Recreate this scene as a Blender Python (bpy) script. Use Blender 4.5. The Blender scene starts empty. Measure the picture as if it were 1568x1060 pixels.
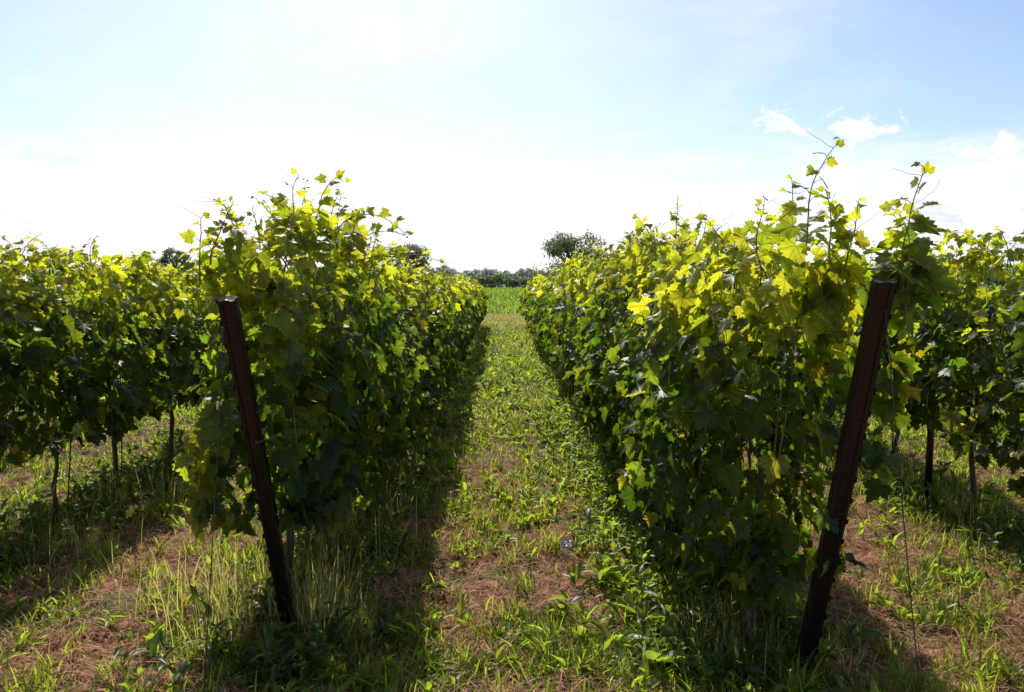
import bpy, math, numpy as np
from mathutils import Vector, Matrix
R = np.random.default_rng(7)
scene = bpy.context.scene
def link(o, parent=None):
    scene.collection.objects.link(o)
    if parent: o.parent = parent
    return o
# ---------------------------------------------------------------- noise
G = np.random.default_rng(3).random((256,256))
def vn(x,y,s=1.0,off=0):
    x=np.asarray(x,float)*s+off*17.3+1000; y=np.asarray(y,float)*s+off*9.7+1000
    xi=np.floor(x).astype(int); yi=np.floor(y).astype(int)
    fx=x-xi; fy=y-yi; fx=fx*fx*(3-2*fx); fy=fy*fy*(3-2*fy)
    a=G[xi%256,yi%256]; b=G[(xi+1)%256,yi%256]; c=G[xi%256,(yi+1)%256]; d=G[(xi+1)%256,(yi+1)%256]
    return (a*(1-fx)+b*fx)*(1-fy)+(c*(1-fx)+d*fx)*fy
def fbm(x,y,s=1.0,off=0):
    return (vn(x,y,s,off)+.5*vn(x,y,s*2.1,off+3)+.25*vn(x,y,s*4.3,off+7))/1.75
def ground_h(x,y):
    x=np.asarray(x,float); y=np.asarray(y,float)
    near=np.clip((45-y)/10,0,1)*np.clip((14-np.abs(x))/4,0,1)
    return near*((fbm(x,y,2.2,1)-.5)*.07+(fbm(x,y,9,2)-.5)*.06)
# ---------------------------------------------------------------- mesh from numpy
def mesh_np(name, V, T, C=None, mat=None, parent=None, smooth=True, UV=None):
    me=bpy.data.meshes.new(name)
    V=np.asarray(V,np.float32); T=np.asarray(T,np.int32)
    me.vertices.add(len(V)); me.vertices.foreach_set('co',V.ravel())
    me.loops.add(T.size); me.loops.foreach_set('vertex_index',T.ravel())
    me.polygons.add(len(T)); me.polygons.foreach_set('loop_start',np.arange(len(T),dtype=np.int32)*T.shape[1])
    me.polygons.foreach_set('use_smooth',np.full(len(T),smooth,bool))
    if C is not None:
        a=me.color_attributes.new('Col','FLOAT_COLOR','POINT')
        C4=np.ones((len(V),4),np.float32); C4[:,:3]=C; a.data.foreach_set('color',C4.ravel())
    if UV is not None:
        a=me.attributes.new('loc','FLOAT_VECTOR','POINT')
        a.data.foreach_set('vector',np.asarray(UV,np.float32).ravel())
    me.update(calc_edges=True); me.validate()
    if mat: me.materials.append(mat)
    return link(bpy.data.objects.new(name,me),parent)
class Acc:
    def __init__(s): s.V=[];s.T=[];s.C=[];s.U=[];s.n=0
    def add(s,V,T,C,U=None):
        s.V.append(V); s.T.append(T+s.n); s.C.append(C); s.U.append(V*0 if U is None else U); s.n+=len(V)
    def obj(s,name,mat,parent=None,smooth=True):
        if not s.n: return None
        return mesh_np(name,np.concatenate(s.V),np.concatenate(s.T),np.concatenate(s.C),mat,parent,smooth,np.concatenate(s.U))
def norm(a): return a/(np.linalg.norm(a,axis=-1,keepdims=True)+1e-9)
def instances(acc,tv,tf,pos,nrm,tip,size,col,curl=None):
    """tv (V,3) template, y=tip dir, z=normal"""
    N=len(pos)
    if N==0: return
    t=norm(tip); n=norm(nrm - (nrm*t).sum(1,keepdims=True)*t); x=np.cross(t,n)
    M=np.stack([x,t,n],2)
    tvv=np.repeat(tv[None],N,0).copy()
    if curl is not None:
        fold=curl[:,0:1]; cl=curl[:,1:2]; w=curl[:,2:3]
        tvv[:,:,2]+= fold*np.abs(tv[None,:,0]) - cl*(tv[None,:,1]-.2)**2 + w*np.sin(tv[None,:,0]*9+tv[None,:,1]*7+curl[:,3:4])*.05
    V=np.einsum('nij,nvj->nvi',M,tvv)*size[:,None,None]+pos[:,None,:]
    nv=len(tv)
    T=(tf[None]+(np.arange(N)*nv)[:,None,None]).reshape(-1,3)
    acc.add(V.reshape(-1,3),T,np.repeat(col,nv,0),np.tile(tv,(N,1)))
def tube(acc,pts,rad,sides=6,col=(.05,.035,.025)):
    pts=np.asarray(pts,float); rad=np.broadcast_to(np.asarray(rad,float),(len(pts),))
    d=norm(np.gradient(pts,axis=0)); ref=np.array([0.31,.83,.12]) if abs(d[0][2])>.6 else np.array([0,.1,1.])
    a=norm(np.cross(d,ref)); b=np.cross(d,a)
    th=np.arange(sides)/sides*2*np.pi
    V=pts[:,None]+rad[:,None,None]*(np.cos(th)[None,:,None]*a[:,None]+np.sin(th)[None,:,None]*b[:,None])
    T=[]
    for i in range(len(pts)-1):
        for k in range(sides):
            p=i*sides+k;q=i*sides+(k+1)%sides
            T+= [(p,q,q+sides),(p,q+sides,p+sides)]
    for k in range(1,sides-1):
        T.append((0,k+1,k)); L=(len(pts)-1)*sides; T.append((L,L+k,L+k+1))
    V=V.reshape(-1,3); acc.add(V,np.array(T),np.tile(np.array(col,float),(len(V),1)))
# ---------------------------------------------------------------- materials
def newmat(name):
    m=bpy.data.materials.new(name); m.use_nodes=True; nt=m.node_tree; nt.nodes.clear()
    return m,nt,nt.nodes,nt.links
def foliage_mat(name,gain,mixf,rough=.45,spec=.4,veins=False,nscale=18):
    m,nt,N,L=newmat(name)
    out=N.new('ShaderNodeOutputMaterial')
    at=N.new('ShaderNodeAttribute'); at.attribute_name='Col'
    geo=N.new('ShaderNodeNewGeometry')
    no=N.new('ShaderNodeTexNoise'); no.inputs['Scale'].default_value=nscale; no.inputs['Detail'].default_value=2
    L.new(geo.outputs['Position'],no.inputs['Vector'])
    mr=N.new('ShaderNodeMapRange'); mr.inputs[1].default_value=.3; mr.inputs[2].default_value=.7; mr.inputs[3].default_value=.75; mr.inputs[4].default_value=1.25
    L.new(no.outputs['Fac'],mr.inputs[0])
    vm=N.new('ShaderNodeVectorMath'); vm.operation='SCALE'
    L.new(at.outputs['Color'],vm.inputs[0]); L.new(mr.outputs[0],vm.inputs['Scale'])
    col=vm.outputs[0]
    g=N.new('ShaderNodeVectorMath'); g.operation='MULTIPLY'; g.inputs[1].default_value=gain
    L.new(col,g.inputs[0])
    mn=N.new('ShaderNodeVectorMath'); mn.operation='MINIMUM'; mn.inputs[1].default_value=(.9,.92,.5); L.new(g.outputs[0],mn.inputs[0])
    tcol=mn.outputs[0]
    if veins:
        la=N.new('ShaderNodeAttribute'); la.attribute_name='loc'
        sx=N.new('ShaderNodeSeparateXYZ'); L.new(la.outputs['Vector'],sx.inputs[0])
        an=N.new('ShaderNodeMath'); an.operation='ARCTAN2'; L.new(sx.outputs[0],an.inputs[0]); L.new(sx.outputs[1],an.inputs[1])
        ab=N.new('ShaderNodeMath'); ab.operation='ABSOLUTE'; L.new(an.outputs[0],ab.inputs[0])
        pp=N.new('ShaderNodeMath'); pp.operation='PINGPONG'; pp.inputs[1].default_value=.44; L.new(ab.outputs[0],pp.inputs[0])
        ln=N.new('ShaderNodeVectorMath'); ln.operation='LENGTH'; L.new(la.outputs['Vector'],ln.inputs[0])
        mu=N.new('ShaderNodeMath'); mu.operation='MULTIPLY'; L.new(pp.outputs[0],mu.inputs[0]); L.new(ln.outputs['Value'],mu.inputs[1])
        m2=N.new('ShaderNodeMapRange'); m2.inputs[1].default_value=.008; m2.inputs[2].default_value=.03; m2.inputs[3].default_value=.55; m2.inputs[4].default_value=1.0
        L.new(mu.outputs[0],m2.inputs[0])
        s=N.new('ShaderNodeVectorMath'); s.operation='SCALE'; L.new(tcol,s.inputs[0]); L.new(m2.outputs[0],s.inputs['Scale']); tcol=s.outputs[0]
    p=N.new('ShaderNodeBsdfPrincipled'); p.inputs['Roughness'].default_value=rough
    p.inputs['Specular IOR Level'].default_value=spec
    L.new(col,p.inputs['Base Color'])
    tr=N.new('ShaderNodeBsdfTranslucent'); L.new(tcol,tr.inputs['Color'])
    mx=N.new('ShaderNodeMixShader'); mx.inputs[0].default_value=mixf
    L.new(p.outputs[0],mx.inputs[1]); L.new(tr.outputs[0],mx.inputs[2]); L.new(mx.outputs[0],out.inputs[0])
    return m
M_leaf=foliage_mat('vine_leaf',(9.2,7.4,1.5),.60,.42,.34,True)
M_grass=foliage_mat('grass_blade',(5.6,4.7,2.0),.5,.5,.3)
M_weed=foliage_mat('weed_leaf',(5.6,4.7,1.8),.5,.42,.4)
M_hay=foliage_mat('dry_straw',(1.5,1.4,1.1),.25,.7,.2)
M_tree=foliage_mat('tree_leaf',(2.2,2.2,1.2),.3,.6,.2,nscale=1.5)
def wood_mat(name,c1,c2,scale=40,rough=.8,metal=0.,bump=.4):
    m,nt,N,L=newmat(name)
    out=N.new('ShaderNodeOutputMaterial'); p=N.new('ShaderNodeBsdfPrincipled')
    tc=N.new('ShaderNodeTexCoord'); mp=N.new('ShaderNodeMapping'); mp.inputs['Scale'].default_value=(1,1,.12)
    L.new(tc.outputs['Object'],mp.inputs[0])
    no=N.new('ShaderNodeTexNoise'); no.inputs['Scale'].default_value=scale; no.inputs['Detail'].default_value=6
    L.new(mp.outputs[0],no.inputs['Vector'])
    cr=N.new('ShaderNodeValToRGB'); cr.color_ramp.elements[0].position=.35; cr.color_ramp.elements[1].position=.7
    cr.color_ramp.elements[0].color=(*c1,1); cr.color_ramp.elements[1].color=(*c2,1)
    L.new(no.outputs['Fac'],cr.inputs[0]); L.new(cr.outputs[0],p.inputs['Base Color'])
    p.inputs['Roughness'].default_value=rough; p.inputs['Metallic'].default_value=metal
    b=N.new('ShaderNodeBump'); b.inputs['Strength'].default_value=bump; b.inputs['Distance'].default_value=.01
    L.new(no.outputs['Fac'],b.inputs['Height']); L.new(b.outputs[0],p.inputs['Normal'])
    L.new(p.outputs[0],out.inputs[0]); return m
M_bark=wood_mat('vine_bark',(.03,.02,.013),(.11,.075,.05),60)
M_cane=wood_mat('green_cane',(.10,.10,.03),(.2,.16,.06),30,.6)
M_post=wood_mat('dark_rusty_post',(.0035,.0025,.003),(.013,.0075,.007),28,.34,.0,.3)
M_wire=wood_mat('wire_steel',(.02,.018,.016),(.07,.06,.055),50,.5,.3,.1)
M_tbark=wood_mat('tree_bark',(.04,.03,.025),(.1,.08,.06),6)
# ---------------------------------------------------------------- ground
def ground():
    def axis(lim,core,step):
        a=list(np.arange(core[0],core[1]+1e-6,step)); s=step; v=core[1]
        while v<lim[1]: s*=1.18; v+=s; a.append(v)
        s=step; v=core[0]
        while v>lim[0]: s*=1.18; v-=s; a.insert(0,v)
        return np.array(a)
    xs=axis((-3000,3000),(-5,5),.045); ys=axis((-40,5000),(2.2,12),.045)
    X,Y=np.meshgrid(xs,ys); Z=ground_h(X,Y)+((fbm(X,Y,22,40)-.5)*.04)*(np.abs(X)<6)*(Y<12)
    V=np.stack([X,Y,Z],2).reshape(-1,3); nx=len(xs); ny=len(ys)
    i=(np.arange(ny-1)[:,None]*nx+np.arange(nx-1)[None]).ravel()
    T=np.stack([i,i+1,i+1+nx,i+nx],1)
    m,nt,N,L=newmat('ground_soil_and_field')
    out=N.new('ShaderNodeOutputMaterial'); p=N.new('ShaderNodeBsdfPrincipled'); p.inputs['Roughness'].default_value=.95
    p.inputs['Specular IOR Level'].default_value=.1
    geo=N.new('ShaderNodeNewGeometry'); sx=N.new('ShaderNodeSeparateXYZ'); L.new(geo.outputs['Position'],sx.inputs[0])
    def noise(sc,det=5,rough=.6):
        n=N.new('ShaderNodeTexNoise'); n.inputs['Scale'].default_value=sc; n.inputs['Detail'].default_value=det; n.inputs['Roughness'].default_value=rough
        L.new(geo.outputs['Position'],n.inputs['Vector']); return n.outputs['Fac']
    def ramp(f,stops):
        r=N.new('ShaderNodeValToRGB'); e=r.color_ramp.elements
        while len(e)<len(stops): e.new(.5)
        for k,(q,c) in enumerate(stops): e[k].position=q; e[k].color=(*c,1)
        L.new(f,r.inputs[0]); return r.outputs[0]
    def mix(f,a,b):
        x=N.new('ShaderNodeMix'); x.data_type='RGBA'; L.new(f,x.inputs[0]); L.new(a,x.inputs[6]); L.new(b,x.inputs[7]); return x.outputs[2]
    def rng(f,a,b):
        x=N.new('ShaderNodeMapRange'); x.inputs[1].default_value=a; x.inputs[2].default_value=b; L.new(f,x.inputs[0]); return x.outputs[0]
    soil=ramp(noise(16,7,.8),[(.34,(.035,.017,.010)),(.46,(.12,.055,.030)),(.56,(.29,.135,.075)),(.70,(.46,.27,.17))])
    moss=ramp(noise(30,5),[(.3,(.03,.045,.012)),(.7,(.12,.15,.035))])
    near=mix(rng(noise(2.2,5),.5,.62),soil,moss)
    near=mix(rng(sx.outputs[1],6,12),near,moss)
    straw=ramp(noise(3,4),[(.3,(.11,.13,.05)),(.7,(.22,.20,.10))])
    far=ramp(noise(.6,6,.7),[(.3,(.06,.11,.035)),(.7,(.11,.17,.06))])
    vfar=ramp(noise(.01,3),[(.4,(.07,.12,.04)),(.6,(.16,.17,.08))])
    c=mix(rng(sx.outputs[1],28,30),near,straw)
    c=mix(rng(sx.outputs[1],36,38),c,far)
    c=mix(rng(sx.outputs[1],150,190),c,vfar)
    L.new(c,p.inputs['Base Color'])
    L.new(p.outputs[0],out.inputs[0])
    mesh_np('ground',V,T,None,m)
ground()
# ---------------------------------------------------------------- leaf templates
def fan(half,tipy,ctr=.14):
    pts=[(0,0)]+half+[(0,tipy)]+[(-x,y) for x,y in half[::-1]]
    V=np.array([(0,ctr,0)]+[(x,y,0) for x,y in pts],float); n=len(pts)
    T=np.array([(0,1+k,1+(k+1)%n) for k in range(n)])
    return V,T
L_hi=fan([(.10,-.17),(.25,-.23),(.36,-.13),(.48,-.10),(.42,.04),(.54,.12),(.46,.20),(.57,.37),(.43,.38),(.33,.43),(.24,.40),(.29,.57),(.17,.60),(.13,.74)],.88)
L_mid=fan([(.2,-.22),(.47,-.1),(.43,.08),(.56,.36),(.26,.40),(.2,.62)],.85)
L_lo=fan([(.3,-.2),(.52,.25),(.2,.6)],.85)
# ---------------------------------------------------------------- vine rows
def leafcol(n,young_or_sunlit):
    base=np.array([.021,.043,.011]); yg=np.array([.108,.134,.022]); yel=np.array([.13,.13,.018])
    y=np.clip(young_or_sunlit,0,1)[:,None]
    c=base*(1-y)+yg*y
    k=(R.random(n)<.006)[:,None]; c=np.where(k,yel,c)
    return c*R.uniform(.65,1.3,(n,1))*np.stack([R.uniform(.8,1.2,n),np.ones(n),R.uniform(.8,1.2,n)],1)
def shoot(leafA,caneA,base,direc,length,nleaf,size,droop=.1,tend=True,yng=.5):
    base=np.array(base,float); d=norm(np.array(direc,float)); n=max(6,nleaf+2)
    pts=[base]; cur=d.copy()
    for i in range(n):
        cur=norm(cur+R.normal(0,.10,3)+np.array([0,0,-droop*i/n])); pts.append(pts[-1]+cur*length/n)
    pts=np.array(pts); rad=np.linspace(.0038,.0014,len(pts))
    tube(caneA,pts,rad,5,(.12,.11,.04))
    side=1; az0=R.uniform(0,6.28)
    for i in range(1,len(pts)):
        f=i/(len(pts)-1); s=size*(1-.72*f**1.3)*R.uniform(.8,1.15)
        az=az0+side*1.5+R.normal(0,.4); side=-side
        pdir=norm(np.array([math.cos(az),math.sin(az),.5])); pl=s*.6
        e=pts[i]+pdir*pl
        tube(caneA,[pts[i],pts[i]+pdir*pl*.5+np.array([0,0,.004]),e],[.0014,.0012,.001],3,(.16,.14,.04))
        tip=norm(np.array([pdir[0],pdir[1],-.55+f*.7])+R.normal(0,.3,3))[None]
        nr=(np.array([pdir[0]*.4,pdir[1]*.4-.3,.7])+R.normal(0,.4,3))[None]
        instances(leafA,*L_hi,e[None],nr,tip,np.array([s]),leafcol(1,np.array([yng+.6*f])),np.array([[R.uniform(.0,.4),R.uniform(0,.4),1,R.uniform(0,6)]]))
        if tend and i%3==2 and f>.4:
            q=[pts[i]]; c2=norm(-pdir+np.array([0,0,.9])); 
            for k in range(7):
                c2=norm(c2+R.normal(0,.18,3)+np.array([.12*math.sin(k),.0,0])); q.append(q[-1]+c2*.017)
            tube(caneA,q,np.linspace(.0011,.0006,len(q)),3,(.16,.12,.05))
def vine_row(x0,y0,y1,top,bottom,dens,hw0,seed,endface=True,lod=0,shoots=(),clumps=(),autoshoots=True,trunk_off=.5):
    rowE=link(bpy.data.objects.new('grapevine_row',None)); 
    LA=Acc();CA=Acc();TA=Acc()
    segs=[(y0,8,dens,1.0,L_hi),(8,14,dens*.7,1.15,L_mid),(14,y1,dens*.4,1.5,L_lo)]
    if lod: segs=[(y0,y1,dens*.4,1.5,L_lo)]
    for a,b,dn,ss,tmpl in segs:
        a=max(a,y0); b=min(b,y1)
        if b<=a: continue
        n=int((b-a)*dn)
        y=R.uniform(a,b,n)
        tp=np.interp(y,top[0],top[1])-.03+(vn(y,y*0,2.6,seed)-.5)*.28+(vn(y,y*0,8,seed+1)-.5)*.22
        bt=np.interp(y,bottom[0],bottom[1])+(vn(y,y*0,1.8,seed+2)-.5)*.34
        f=R.random(n)**.95; z=bt+(tp-bt)*f
        side=np.where(R.random(n)<.5,-1.,1.)
        prof=np.clip(1.15-1.0*np.abs(f-.42)**1.5*1.9,.25,1.1)
        hw=hw0*prof*(.40+1.3*fbm(y+side*40,z,2.3,seed+5))
        u=R.random(n)**.45; x=x0+side*hw*u+R.normal(0,.025,n)
        keep=(fbm(y+side*13,z*1.3,3.2,seed+9)+.25*(1-np.abs(f-.5)*2)>.33+.22*R.random(n)*(f<.25))
        ez=np.clip((y-y0)/.5,0,1); keep&= (np.abs(x-x0)<hw0*(.35+.9*ez))
        x,y,z,f,u,side=[q[keep] for q in (x,y,z,f,u,side)]; n=len(x)
        nr=np.stack([side*(.4+.9*u),-.25*np.ones(n)-1.4*np.clip(1-(y-y0)/.35,0,1)*endface,.45+.5*f],1)+R.normal(0,.65,(n,3))
        tip=np.stack([side*.35,R.normal(0,.3,n)-.1,-1+.55*f],1)+R.normal(0,.38,(n,3))
        size=R.uniform(.062,.125,n)*ss*(1-.22*(f>.85))
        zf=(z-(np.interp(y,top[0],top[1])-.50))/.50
        young_or_sunlit=np.clip(zf*1.2,0,1)+R.normal(0,.15,n)+.55*(R.random(n)<.07)  # paler young tops, plus random leaves given a painted sunlit tint
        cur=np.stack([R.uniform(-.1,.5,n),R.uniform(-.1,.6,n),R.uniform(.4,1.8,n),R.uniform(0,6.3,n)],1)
        instances(LA,*tmpl,np.stack([x,y,z],1),nr,tip,size,leafcol(n,young_or_sunlit)*(.78+.22*np.clip(f*1.6,0,1))[:,None],cur)  # lower leaves get a darker tint, canopy shade painted into their colour
    for (c,r_,n,s_,yg_) in clumps:
        P=np.array(c)+norm(R.normal(0,1,(n,3)))*(R.random((n,1))**.5)*np.array(r_)
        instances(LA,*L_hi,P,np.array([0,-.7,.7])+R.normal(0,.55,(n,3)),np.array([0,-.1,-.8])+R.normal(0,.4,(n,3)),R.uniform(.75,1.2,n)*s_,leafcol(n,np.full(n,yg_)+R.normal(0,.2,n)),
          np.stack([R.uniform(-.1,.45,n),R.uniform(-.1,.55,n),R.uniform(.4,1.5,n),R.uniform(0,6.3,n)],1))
    yy=y0+trunk_off
    while yy<y1:
        xt=x0+R.normal(0,.03); zg=float(ground_h(xt,yy)); k=9
        pts=np.stack([xt+np.cumsum(R.normal(0,.010,k)),yy+np.cumsum(R.normal(0,.014,k)),np.linspace(zg-.03,.86,k)],1)
        tube(TA,pts,np.linspace(.019,.011,k)*R.uniform(.75,1.15)*np.array([1.35,1.05,1,1,1.1,1,1,1.1,.9]),7)
        if yy<11:
            sx_=xt+R.uniform(-.05,.05); tube(TA,[(sx_,yy+.05,zg-.03),(sx_+R.normal(0,.02),yy+.05,.6),(sx_+R.normal(0,.03),yy+.04,1.25)],[.005,.005,.004],5,(.2,.15,.1))
            for s_ in (-1,1):
                c=pts[-1].copy(); q=[c]
                for j in range(5): c=c+np.array([R.normal(0,.01),s_*.1,R.normal(.015,.02)]); q.append(c)
                tube(TA,q,np.linspace(.009,.005,6),5)
            for j in range(9):
                b_=(x0+R.normal(0,.07),yy+R.uniform(-.5,.5),.8); 
                if b_[1]<y0+.15: continue
                q=[np.array(b_)]; c2=norm(np.array([R.normal(0,.12),R.normal(0.05,.12),1.]))
                for k2 in range(6): c2=norm(c2+R.normal(0,.08,3)); q.append(q[-1]+c2*R.uniform(.12,.16))
                tube(CA,q,np.linspace(.0035,.0018,7),4,(.1,.08,.04))
        yy+=.92*R.uniform(.92,1.08)
    if autoshoots:
        yy=y0+.1
        while yy<min(y1,15):
            t=float(np.interp(yy,top[0],top[1])); big=R.random()<.18
            shoot(LA,CA,(x0+R.normal(0,.09),yy,t-.16),(R.normal(0,.33),R.normal(0,.33),1),R.uniform(.30,.44) if big else R.uniform(.14,.29),8 if big else 6,R.uniform(.07,.105),.25)
            yy+=R.uniform(.03,.13)*(1 if yy<9 else 1.8)
    for k in range(int((min(y1,9)-y0)*4.5) if not lod else 0):
        yy=R.uniform(y0+.35,min(y1,9)); s_=R.choice([-1,1]); z=R.uniform(.7,1.6)
        shoot(LA,CA,(x0+s_*hw0*.7,yy,z),(s_*.8,R.normal(-.2,.5),R.uniform(-.4,.6)),R.uniform(.15,.32),6,.09,.7,False,R.uniform(0,.7))
    for s in shoots: shoot(LA,CA,*s)
    LA.obj('vine_leaves',M_leaf,rowE); CA.obj('green_canes',M_cane,rowE); TA.obj('vine_trunks',M_bark,rowE)
YE=28.0
vine_row(-.98,3.06,YE,([3,3.3,3.9,4.6,5.5,7,10,16,29],[1.74,1.76,1.91,1.88,1.79,1.72,1.65,1.62,1.56]),([3,3.4,4.2,6,10,29],[.62,.46,.36,.38,.4,.4]),850,.34,11,
  shoots=[((-.97,4.0,1.78),(.35,-.1,1),.46,9,.11,.5),((-.90,4.1,1.80),(.8,.1,.75),.50,9,.10,.3),((-.80,4.4,1.70),(1,.2,.38),.50,9,.095,.1),((-.85,4.2,1.74),(.7,.1,.45),.40,8,.10,.2),
   ((-1.12,3.08,1.66),(.03,0,1),.27,7,.09,.1),((-1.17,3.1,1.6),(-.1,0,1),.24,6,.095,.1),((-.95,3.7,1.76),(0,0,1),.34,7,.1,.1),((-1.0,4.3,1.82),(-.1,0,1),.3,7,.1,.1),((-1.05,3.3,1.70),(-.2,0,1),.24,6,.1,.1),((-.95,3.55,1.72),(-.1,0,1),.28,7,.1,.1),((-.97,4.7,1.82),(.1,0,1),.28,7,.1,.1),((-.95,3.9,1.8),(-.25,0,1),.32,8,.1,.15)],
  clumps=[((-1.19,3.10,.88),(.09,.07,.15),28,.09,.55),((-1.15,3.1,.68),(.07,.07,.08),9,.085,.35),((-.80,3.35,.7),(.14,.14,.24),60,.10,.0),((-1.0,3.2,1.6),(.18,.12,.13),50,.09,.65),((-.97,3.9,1.85),(.12,.3,.10),50,.085,.9)])
vine_row(1.07,2.80,YE,([2.8,3.4,4,4.7,5.3,7,10,16,29],[1.74,1.72,1.73,1.77,1.89,1.88,1.78,1.68,1.56]),([2.8,3.3,4,6,10,29],[.50,.36,.30,.34,.4,.4]),850,.37,23,
  shoots=[((1.08,2.85,1.70),(.0,-.05,1),.42,10,.095,.05),((1.12,3.15,1.70),(-.05,0,1),.30,8,.09,.05),((1.34,2.66,1.52),(.12,-.1,1),.46,13,.12,.1,True,.15),((1.36,2.68,1.48),(.05,-.1,1),.44,13,.13,.2,True,.1),
   ((1.1,5.1,1.84),(0,0,1),.3,8,.1,.1),((1.15,2.8,1.66),(.1,0,1),.26,8,.10,.1),((1.2,2.8,1.64),(.25,0,1),.24,7,.10,.1),((1.05,5.6,1.84),(-.2,0,1),.26,7,.1,.1),((1.05,4.3,1.74),(.1,0,1),.22,7,.1,.1),((1.0,3.6,1.7),(-.2,0,1),.22,6,.1,.1),((1.05,3.3,1.7),(-.1,0,1),.24,7,.1,.1)],
  clumps=[((1.40,2.76,1.60),(.08,.07,.18),36,.105,.4),((1.40,2.82,1.25),(.07,.07,.18),16,.10,.2),((1.38,2.9,.95),(.07,.07,.15),9,.09,.1),((1.12,2.85,1.58),(.2,.1,.17),60,.095,.7),((.98,3.05,.55),(.16,.2,.22),50,.10,.0)])
vine_row(-2.86,3.3,YE,([3,5,6,8,29],[1.84,1.80,1.74,1.70,1.56]),([3,5,8,29],[.48,.54,.55,.5]),780,.34,37,trunk_off=.78)
vine_row(3.06,3.1,YE,([3,4.6,5.4,8,29],[1.80,1.84,1.78,1.70,1.58]),([3,8,29],[.50,.55,.5]),780,.34,51,trunk_off=.2)
vine_row(-4.8,3.3,YE,([3,29],[1.65,1.55]),([3,29],[.65,.5]),480,.3,61,lod=1,autoshoots=False)
vine_row(5.02,3.1,YE,([3,29],[1.65,1.55]),([3,29],[.65,.5]),480,.3,71,lod=1,autoshoots=False)
# ---------------------------------------------------------------- trellis posts & wires
def end_post(base,top,w=.068,dp=.046):
    base=Vector(base); top=Vector(top); ax=(top-base).normalized(); Lh=(top-base).length+.25
    a,b=w/2,dp/2; c=.007
    prof=[(-a+c,-b),(-.016,-b),(-.012,-b+.006),(.012,-b+.006),(.016,-b),(a-c,-b),(a,-b+c),(a,b-c),(a-c,b),(-a+c,b),(-a,b-c),(-a,-b+c)]
    V=[];T=[];n=len(prof);S=22
    for i in range(S+1):
        for x,y in prof: V.append((x,y,Lh*i/S))
    V.append((0,0,Lh-.004)); cidx=len(V)-1
    for i in range(S):
        for k in range(n):
            p=i*n+k;q=i*n+(k+1)%n; T+=[(p,q,q+n),(p,q+n,p+n)]
    for k in range(n): T.append((S*n+k,S*n+(k+1)%n,cidx))
    for i in range(int(Lh/.09)):
        z=.1+i*.09
        for s in (-1,1):
            b0=len(V); x0=s*a; x1=s*(a+.005)
            for (X,Z) in ((x0,z),(x1,z+.004),(x1,z+.022),(x0,z+.018)):
                V.append((X,-b+.004,Z)); V.append((X,-b+.010,Z))
            for k in range(4):
                p=b0+2*k;q=b0+2*((k+1)%4); T+=[(p,q,q+1),(p,q+1,p+1)]
            T+=[(b0,b0+2,b0+4),(b0,b0+4,b0+6),(b0+1,b0+5,b0+3),(b0+1,b0+7,b0+5)]
    o=mesh_np('trellis_end_post',np.array(V),np.array(T),None,M_post,None,False)
    z=ax; y=Vector((0,1,0)); y=(y-z*y.dot(z)).normalized(); x=y.cross(z)
    m=Matrix((x,y,z)).transposed().to_4x4(); m.translation=base-ax*.25
    o.matrix_world=m
    for v in o.data.vertices:
        v.co.x+=math.sin(v.co.z*2.3)*.006; 
    return o
PL=((-.975,3.52,0),(-.985,2.88,1.535)); PR=((1.215,3.12,0),(1.24,2.57,1.60))
end_post(*PL,w=.064); end_post(*PR,w=.070)
end_post((-2.86,3.7,0),(-2.86,3.05,1.55)); end_post((3.06,3.5,0),(3.06,2.9,1.55))
def mid_post(x,y,h=1.62):
    A=Acc(); tube(A,[(x,y,-.05),(x+.004,y,.5),(x,y,1.1),(x+.006,y,h)],[.025,.024,.024,.023],10); o=A.obj('trellis_post',M_post)
for x,ys in ((-.98,(8.6,14,20,26)),(1.0,(5.95,11,17,23,27.5)),(-2.86,(9,15,21,27)),(3.06,(5.6,11,17,23)),(-4.8,(6,12,18)),(5.02,(6,12,18))):
    for y in ys: mid_post(x,y)
def wires(x,pb,pt):
    A=Acc()
    for z in (.72,1.1,1.42):
        f=z/pt[2]; p0=(pb[0]+(pt[0]-pb[0])*f,pb[1]+(pt[1]-pb[1])*f,z)
        for s in ((-.03,.03) if z>1 else (0,)):
            tube(A,[(p0[0]+s,p0[1],z),(x+s,p0[1]+1.0,z-.01),(x+s,12,z),(x+s,YE,z)],.0013,4)
    tube(A,[(pt[0]-.012,pt[1]-.028,pt[2]-.10),(pt[0]-.006,pt[1]-.2,pt[2]*.5),(pt[0],pt[1]-.42,-.03)],.0019,5)
    for f in (.93,.70,.46):
        c=np.array(pb)*(1-f)+np.array(pt)*f
        th=np.linspace(0,6.9,16); tube(A,np.stack([c[0]+.04*np.cos(th),c[1]+.034*np.sin(th),c[2]+.003*th],1),.0013,4)
    A.obj('trellis_wire',M_wire)
wires(-.98,*PL); wires(1.07,*PR); wires(-2.86,(-2.86,3.7,0),(-2.86,3.05,1.55)); wires(3.06,(3.06,3.5,0),(3.06,2.9,1.55))
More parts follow.
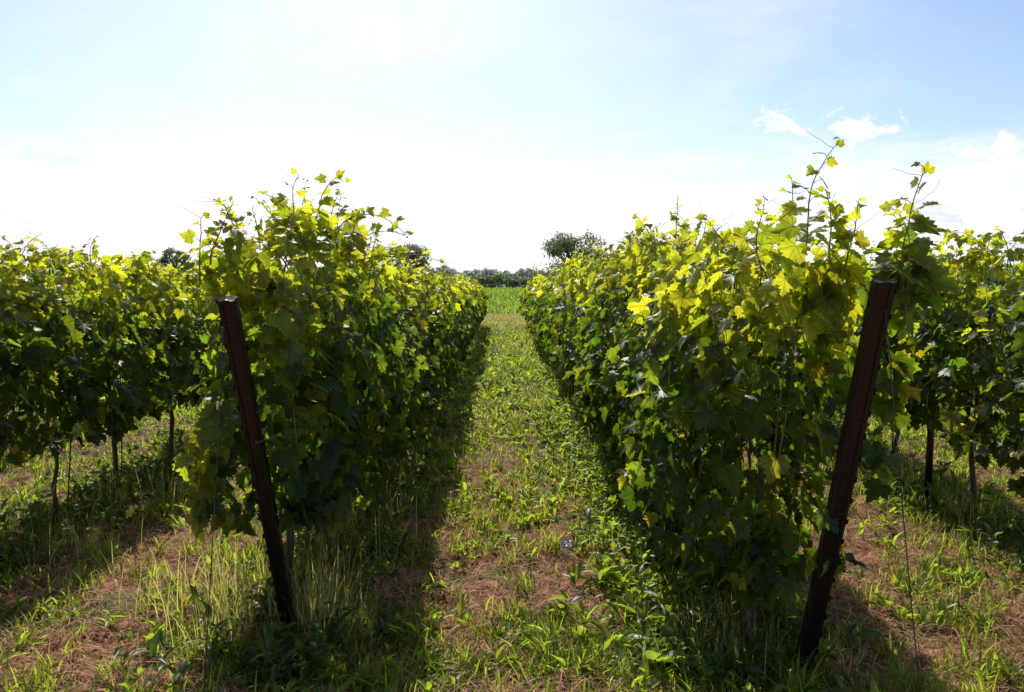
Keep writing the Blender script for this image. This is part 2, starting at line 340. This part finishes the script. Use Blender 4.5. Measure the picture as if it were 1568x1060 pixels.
# ---------------------------------------------------------------- grass etc.
rowsx=np.array([-4.8,-2.86,-.98,1.07,3.06,5.02])
def blades(acc,x,y,h,w,lean,col,flat=False):
    n=len(x); z=ground_h(x,y)-.004
    az=R.uniform(0,2*np.pi,n); d=np.stack([np.cos(az),np.sin(az),np.zeros(n)],1)
    fa=az+R.uniform(.8,2.3,n); s=np.stack([np.cos(fa),np.sin(fa),np.zeros(n)],1)
    tl=np.array([0,.35,.7,1.]); wl=np.array([.7,1,.75,.0])
    P=np.stack([x,y,z],1); vs=[]
    rb=R.random(n); rt=R.uniform(-.03,.05,n)
    for t,wf in zip(tl,wl):
        up=h*t*(1-.35*lean*t)
        if flat: up=.012+h*.3*np.sin(t*3)*rb+rt*t
        c=P+d*(h*lean*t**1.6)[:,None]; c[:,2]+=up
        if wf>0: vs+= [c-s*(w*wf/2)[:,None],c+s*(w*wf/2)[:,None]]
        else: vs.append(c)
    V=np.stack(vs,1).reshape(-1,3)
    tf=np.array([(0,1,3),(0,3,2),(2,3,5),(2,5,4),(4,5,6)])
    T=(tf[None]+(np.arange(n)*7)[:,None,None]).reshape(-1,3)
    acc.add(V,T,np.repeat(col,7,0))
def jit(c,n,a=.25): return np.array(c)[None]*R.uniform(1-a,1+a,(n,1))*R.uniform(.9,1.1,(n,3))
def scatter(n,ya,yb,xl=6.3):
    t=R.random(n); y=ya*(yb/ya)**t; x=R.uniform(-1,1,n)*np.minimum(xl,y*.72+.5); return x,y
def green_mask(x,y):
    g=fbm(x,y,2.3,21)+.6*(fbm(x,y,8,25)-.5)-.02
    g=g+.21*np.clip((y-4.6)/3,0,1)-.05*(x<-1.3)-.06*(x>1.5)
    g=g+.10*np.exp(-((x-.75)/.3)**2)
    return g
GA=Acc()
x,y=scatter(160000,2.6,29); g=green_mask(x,y); k=g+R.normal(0,.04,len(x))>.49; x,y=x[k],y[k]; n=len(x)
sc=np.clip(y/6,.8,2.2)
tuft=vn(x,y,7,31)
h=R.uniform(.03,.09,n)*(.4+1.4*tuft)*(1+.1*sc); w=R.uniform(.003,.008,n)*sc
dry=R.random(n)<.18
col=np.where(dry[:,None],jit((.25,.18,.085),n),jit((.092,.132,.024),n,.45))
blades(GA,x,y,h,w,R.uniform(.2,1.3,n),col)
nc=1300; cx,cy=scatter(nc,2.75,16)
cx=np.where(R.random(nc)<.25,rowsx[R.integers(1,5,nc)]+R.normal(0,.22,nc),cx)
m=R.integers(12,30,nc); x=np.repeat(cx,m)+R.normal(0,.03,m.sum()); y=np.repeat(cy,m)+R.normal(0,.03,m.sum()); n=len(x)
blades(GA,x,y,R.uniform(.06,.17,n)*np.repeat(R.uniform(.6,1.3,nc),m),R.uniform(.004,.010,n)*np.clip(y/5,1,1.8),R.uniform(.2,.9,n),jit((.092,.135,.024),n,.3)*np.repeat(R.uniform(.65,1.25,(nc,1)),m,0))
GA.obj('grass',M_grass)
LG=Acc()
def long_tuft(cx,cy,n,hh,sp,dryf=.35):
    n=int(n*.75); x=cx+R.normal(0,sp,n); y=cy+R.normal(0,sp,n); dr=R.random(n)<dryf
    blades(LG,x,y,R.uniform(.5,1.15,n)*hh,R.uniform(.002,.0042,n),R.uniform(.05,.6,n),np.where(dr[:,None],jit((.27,.20,.12),n),jit((.08,.10,.03),n)))
for a in [(-.84,3.52,230,.46,.07,.7),(-.78,3.42,160,.36,.08,.7),(-1.2,3.55,160,.40,.10,.6),(-1.4,3.7,140,.38,.13,.6),(-1.55,3.9,90,.3,.15,.6),(-1.25,3.3,60,.33,.09,.6),(1.0,3.25,190,.32,.09,.6),(1.38,3.2,90,.22,.08,.5),(.85,3.3,110,.26,.08,.6),
          (-1.02,3.95,120,.4,.1),(-.9,4.3,90,.42,.1),(-.85,5,80,.42,.15),(-.8,5.8,70,.42,.15),(-.75,4.6,70,.38,.12),(-2.6,4.6,120,.32,.2),(-2.7,5.5,110,.36,.2),(-2.9,4.7,130,.3,.2),(3.1,5,100,.3,.2),(2.9,5.8,80,.3,.2)]: long_tuft(*a)
for k in range(130):
    long_tuft(rowsx[R.integers(0,6)]+R.normal(0,.15),R.uniform(4,20),int(R.integers(20,50)),R.uniform(.18,.42),.08,.35)
LG.obj('tall_dry_grass',M_grass)
HA=Acc()
x,y=scatter(72000,2.7,12,5); g=green_mask(x,y); k=g+R.normal(0,.07,len(x))<.55; x,y=x[k],y[k]; n=len(x)
blades(HA,x,y,R.uniform(.03,.15,n),R.uniform(.0018,.0048,n)*np.clip(y/5,1,2),R.uniform(.9,1.3,n),jit((.48,.26,.16),n,.6),flat=True)
HA.obj('straw_litter',M_hay)
# broad-leaved weeds
W=Acc(); wl_v=np.array([(0,0,0),(.07,.12,.01),(.17,.35,.02),(.2,.58,.02),(.12,.84,.0),(0,1,-.03),(-.12,.84,.0),(-.2,.58,.02),(-.17,.35,.02),(-.07,.12,.01),(0,.35,-.02),(0,.65,-.02)],float)
wl_t=np.array([(0,1,10),(1,2,10),(2,3,11),(2,11,10),(3,4,11),(4,5,11),(5,6,11),(6,7,11),(7,8,11),(8,10,11),(8,9,10),(9,0,10)])
def weeds(cx,cy,nl,size,zup=0.,col=(.06,.115,.022),narrow=.8,elr=(.1,1.25)):
    N=len(cx); x=np.repeat(cx,nl); y=np.repeat(cy,nl); n=N*nl
    s=np.repeat(size,nl)*R.uniform(.55,1.15,n); az=R.uniform(0,2*np.pi,n); el=R.uniform(*elr,n)
    tip=np.stack([np.cos(az)*np.cos(el),np.sin(az)*np.cos(el),np.sin(el)],1)
    nr=np.stack([-np.cos(az)*np.sin(el),-np.sin(az)*np.sin(el),np.cos(el)],1)+R.normal(0,.25,(n,3))
    z=ground_h(x,y)+np.repeat(np.broadcast_to(zup,(N,)),nl)*R.random(n)
    tv=wl_v*np.array([narrow,1,1])
    cur=np.stack([R.uniform(.1,.6,n),R.uniform(.1,.7,n),R.uniform(0,1.4,n),R.uniform(0,6,n)],1)
    instances(W,tv,wl_t,np.stack([x+R.normal(0,.012,n),y+R.normal(0,.012,n),z],1),nr,tip,s,jit(col,n,.3),cur)
cx,cy=scatter(8500,2.7,27,5.5); g=green_mask(cx,cy); k=g+R.normal(0,.05,len(cx))>.50; cx,cy=cx[k],cy[k]
weeds(cx,cy,6,R.uniform(.04,.125,len(cx))*np.clip(cy/8,.9,1.5),.02,(.095,.142,.025),.7,(.3,1.4))
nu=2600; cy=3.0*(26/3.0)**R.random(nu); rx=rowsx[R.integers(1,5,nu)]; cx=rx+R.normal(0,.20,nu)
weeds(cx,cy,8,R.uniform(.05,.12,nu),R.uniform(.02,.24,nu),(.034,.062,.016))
nu=520; cy=R.uniform(3.4,9,nu); cx=.74+R.normal(0,.16,nu)
weeds(cx,cy,8,R.uniform(.05,.12,nu),R.uniform(.02,.12,nu),(.075,.115,.022))
W.obj('broadleaf_weeds',M_weed)
W=Acc(); weeds(np.array([.60,.66,.50]),np.array([3.22,3.28,3.34]),5,np.array([.24,.19,.18]),0.0,(.085,.13,.03),.9,(.3,1.3)); weeds(np.array([.82]),np.array([3.55]),8,np.array([.17]),0.03,(.08,.12,.03),1.); W.obj('dock_plant',M_weed)
m,nt,N,L=newmat('lilac_petal'); o_=N.new('ShaderNodeOutputMaterial'); p_=N.new('ShaderNodeBsdfPrincipled'); p_.inputs['Base Color'].default_value=(.28,.28,.5,1); L.new(p_.outputs[0],o_.inputs[0])
F=Acc(); 
for k in range(5):
    c=np.array([.36+R.normal(0,.025),4.42+R.normal(0,.03),.09+R.uniform(0,.05)])
    q=14; az=R.uniform(0,6.28,q); el=R.uniform(-.2,1.4,q); tip=np.stack([np.cos(az)*np.cos(el),np.sin(az)*np.cos(el),np.sin(el)],1)
    instances(F,wl_v*np.array([1.8,1,1]),wl_t,np.repeat(c[None],q,0),np.stack([-np.cos(az),-np.sin(az),np.ones(q)],1),tip,R.uniform(.014,.022,q),np.ones((q,3)))
    tube(F,[(c[0],c[1],0),tuple(c)],.0015,4)
F.obj('lilac_wildflower',m)
# ---------------------------------------------------------------- trees / hedges
lv=np.array([(-.5,0,0),(0,-.28,.1),(.5,.05,0),(0,.35,-.1)],float); lt=np.array([(0,1,2),(0,2,3)])
def tree(name,x,y,h,w,nl=9000,leaf=.22,seed=0,col=(.17,.19,.135),zb=.25):  # default leaf colour is paled and greyed to paint in distance haze
    r=np.random.default_rng(seed); E=link(bpy.data.objects.new(name,None)); E.location=(x,y,0)
    B=Acc(); A=Acc()
    tube(B,[(0,0,-.1),(.1,0,h*.2),(0,.1,h*.45),(.1,0,h*.8)],[h*.035,h*.028,h*.02,h*.006],8,(.06,.05,.04))
    lobes=[]
    for k in range(34):
        a=r.uniform(0,6.28); rr=math.sqrt(r.random())*.42*w; f=r.uniform(zb,.90)
        lim=math.sqrt(max(0.05,1-((f-.45)/.56)**2)); c=np.array([math.cos(a)*rr*lim,math.sin(a)*rr*lim,h*f])
        s=np.array([1,1,.75])*r.uniform(.08,.16)*w
        lobes.append((c,s)); tube(B,[(0,0,h*f*.45),tuple(c*.5+np.array([0,0,h*f*.3])),tuple(c)],[h*.014,h*.009,h*.003],5,(.06,.05,.04))
    for c,s in lobes:
        n=nl//34; d=norm(r.normal(0,1,(n,3))); rad=r.random(n)**.4*r.uniform(.8,1.3,n)
        P=c+d*s*rad[:,None]
        instances(A,lv,lt,P,d+r.normal(0,.6,(n,3)),r.normal(0,1,(n,3)),r.uniform(.6,1.3,n)*leaf,np.array(col)[None]*r.uniform(.6,1.4,(n,1)))
    B.obj('trunk_and_limbs',M_tbark,E); A.obj('crown',M_tree,E)
tree('oak_tree',6.9,80,6.9,7.8,9000,.22,1)
tree('oak_tree',-8.3,72,4.9,5.8,8000,.2,2,zb=.15)
tree('oak_tree',-11.4,72,4.4,3.6,4000,.2,5,zb=.15)
tree('oak_tree',-28.5,70,5.0,3.4,4000,.2,3,zb=.2)
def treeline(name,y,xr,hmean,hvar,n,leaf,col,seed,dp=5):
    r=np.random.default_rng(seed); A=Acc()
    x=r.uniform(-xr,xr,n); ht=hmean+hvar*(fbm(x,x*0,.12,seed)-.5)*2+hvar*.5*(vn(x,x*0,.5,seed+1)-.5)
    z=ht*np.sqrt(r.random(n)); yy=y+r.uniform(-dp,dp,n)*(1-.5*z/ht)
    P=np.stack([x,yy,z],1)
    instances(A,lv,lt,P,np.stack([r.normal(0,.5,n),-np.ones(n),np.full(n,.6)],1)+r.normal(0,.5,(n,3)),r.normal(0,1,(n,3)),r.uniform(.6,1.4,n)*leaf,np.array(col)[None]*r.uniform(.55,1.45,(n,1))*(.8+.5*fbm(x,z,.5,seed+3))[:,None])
    A.obj(name,M_tree)
treeline('hedge',165,130,2.2,1.6,24000,.8,(.13,.17,.10),5,4)
treeline('distant_treeline',420,330,7.2,4.0,22000,2.2,(.30,.34,.36),9,12)  # blue-grey leaf colour carries painted aerial haze
FA=Acc(); nf=30000; t=R.random(nf); yy=38*(150/38)**t
xx=R.uniform(-1,1,nf)*(4+yy*.15)
blades(FA,xx,yy,R.uniform(.2,.42,nf),R.uniform(.05,.12,nf)*yy/50,R.uniform(.1,.6,nf),jit((.07,.115,.03),nf,.3)); 
nf=12000; yy=R.uniform(28.2,38,nf); xx=R.uniform(-7,7,nf)
blades(FA,xx,yy,R.uniform(.05,.13,nf),R.uniform(.015,.03,nf),R.uniform(.2,.8,nf),jit((.12,.12,.05),nf,.3))
FA.obj('field_crop',M_grass)
# ---------------------------------------------------------------- light, sky
EL=math.radians(42); AZ=math.radians(-11)
sd=Vector((math.sin(AZ)*math.cos(EL),math.cos(AZ)*math.cos(EL),math.sin(EL)))
sun=bpy.data.lights.new('sun','SUN'); sun.energy=5; sun.angle=math.radians(.5); sun.color=(1,.95,.85)
so=link(bpy.data.objects.new('sun',sun)); so.rotation_euler=sd.to_track_quat('Z','Y').to_euler()
w=bpy.data.worlds.new('World'); scene.world=w; w.use_nodes=True; nt=w.node_tree; N=nt.nodes; L=nt.links; N.clear()
out=N.new('ShaderNodeOutputWorld'); bg=N.new('ShaderNodeBackground'); bg.inputs['Strength'].default_value=.14
sky=N.new('ShaderNodeTexSky'); sky.sky_type='NISHITA'; sky.sun_disc=False; sky.sun_elevation=EL; sky.sun_rotation=AZ%(2*math.pi)
sky.dust_density=.9; sky.air_density=1.0; sky.ozone_density=2.8
tc=N.new('ShaderNodeTexCoord'); sp=N.new('ShaderNodeSeparateXYZ'); L.new(tc.outputs['Generated'],sp.inputs[0])
def M(op,a,b=None,c=None,clamp=False):
    n=N.new('ShaderNodeMath'); n.operation=op; n.use_clamp=clamp
    for i,v in enumerate((a,b,c)):
        if v is None: continue
        if isinstance(v,(int,float)): n.inputs[i].default_value=v
        else: L.new(v,n.inputs[i])
    return n.outputs[0]
def NZ(vec,sc,det,ro,sz=(1,1,1)):
    mp=N.new('ShaderNodeMapping'); mp.inputs['Scale'].default_value=sz; L.new(vec,mp.inputs[0])
    n=N.new('ShaderNodeTexNoise'); n.inputs['Scale'].default_value=sc; n.inputs['Detail'].default_value=det; n.inputs['Roughness'].default_value=ro; n.inputs['Distortion'].default_value=.4
    L.new(mp.outputs[0],n.inputs['Vector']); return n.outputs['Fac']
def SM(f,a,b,c=0.,d=1.):
    n=N.new('ShaderNodeMapRange'); n.interpolation_type='SMOOTHSTEP'; n.inputs[1].default_value=a; n.inputs[2].default_value=b; n.inputs[3].default_value=c; n.inputs[4].default_value=d; L.new(f,n.inputs[0]); return n.outputs[0]
gen=tc.outputs['Generated']; yy_=M('MAXIMUM',sp.outputs[1],.05)
ax_=M('DIVIDE',sp.outputs[0],yy_); el_=M('DIVIDE',sp.outputs[2],yy_)
nz=NZ(gen,22,7,.68,(1,1,1.5)); mask=None
for (ca,ce,ra,re) in [(-.135,.300,.075,.035),(.375,.178,.07,.035),(.43,.19,.05,.035),(.565,.158,.03,.012),(.62,.165,.05,.03),(-.60,.13,.09,.03),(-.55,.06,.06,.02)]:
    dx=M('DIVIDE',M('SUBTRACT',ax_,ca),ra); dz=M('DIVIDE',M('SUBTRACT',el_,ce),re)
    d=M('SQRT',M('ADD',M('MULTIPLY',dx,dx),M('MULTIPLY',dz,dz)))
    f=M('ADD',M('MULTIPLY',M('SUBTRACT',1.0,d),.13),nz)
    s=SM(f,.52,.68); mask=s if mask is None else M('MAXIMUM',mask,s)
front=SM(sp.outputs[1],.1,.3); mask=M('MULTIPLY',mask,front)
veil=SM(NZ(gen,2.2,5,.6,(1,1,2.5)),.42,.75,0,.35)
a2=M('ADD',sp.outputs[2],M('MULTIPLY_ADD',NZ(gen,4.0,6,.6,(1,1,5)),.20,-.10))
bank=SM(a2,.065,.17,.97,0.)
allm=M('MAXIMUM',M('MAXIMUM',mask,bank),veil)
# blue-grey undersides in the low clouds, away from the bright part of the sky
shade=M('MULTIPLY',SM(NZ(gen,9,5,.62,(1,1,4)),.52,.66,0,.85),SM(M('ABSOLUTE',M('ADD',ax_,.05)),.2,.55))
cc=N.new('ShaderNodeMix'); cc.data_type='RGBA'; L.new(shade,cc.inputs[0]); cc.inputs[6].default_value=(8.2,8.2,8.3,1); cc.inputs[7].default_value=(5.3,5.8,6.8,1)
mm=N.new('ShaderNodeMix'); mm.data_type='RGBA'; L.new(allm,mm.inputs[0]); L.new(sky.outputs[0],mm.inputs[6]); L.new(cc.outputs[2],mm.inputs[7])
L.new(mm.outputs[2],bg.inputs[0]); L.new(bg.outputs[0],out.inputs[0])
# ---------------------------------------------------------------- camera
cam=bpy.data.cameras.new('camera'); cam.sensor_width=36; cam.lens=28; cam.clip_end=8000
co=link(bpy.data.objects.new('camera',cam)); co.location=(0,0,1.6)
co.rotation_euler=(math.radians(90-4.7),0,math.radians(-.66)); scene.camera=co
scene.view_settings.view_transform='Standard'; scene.view_settings.look='None'; scene.view_settings.exposure=0
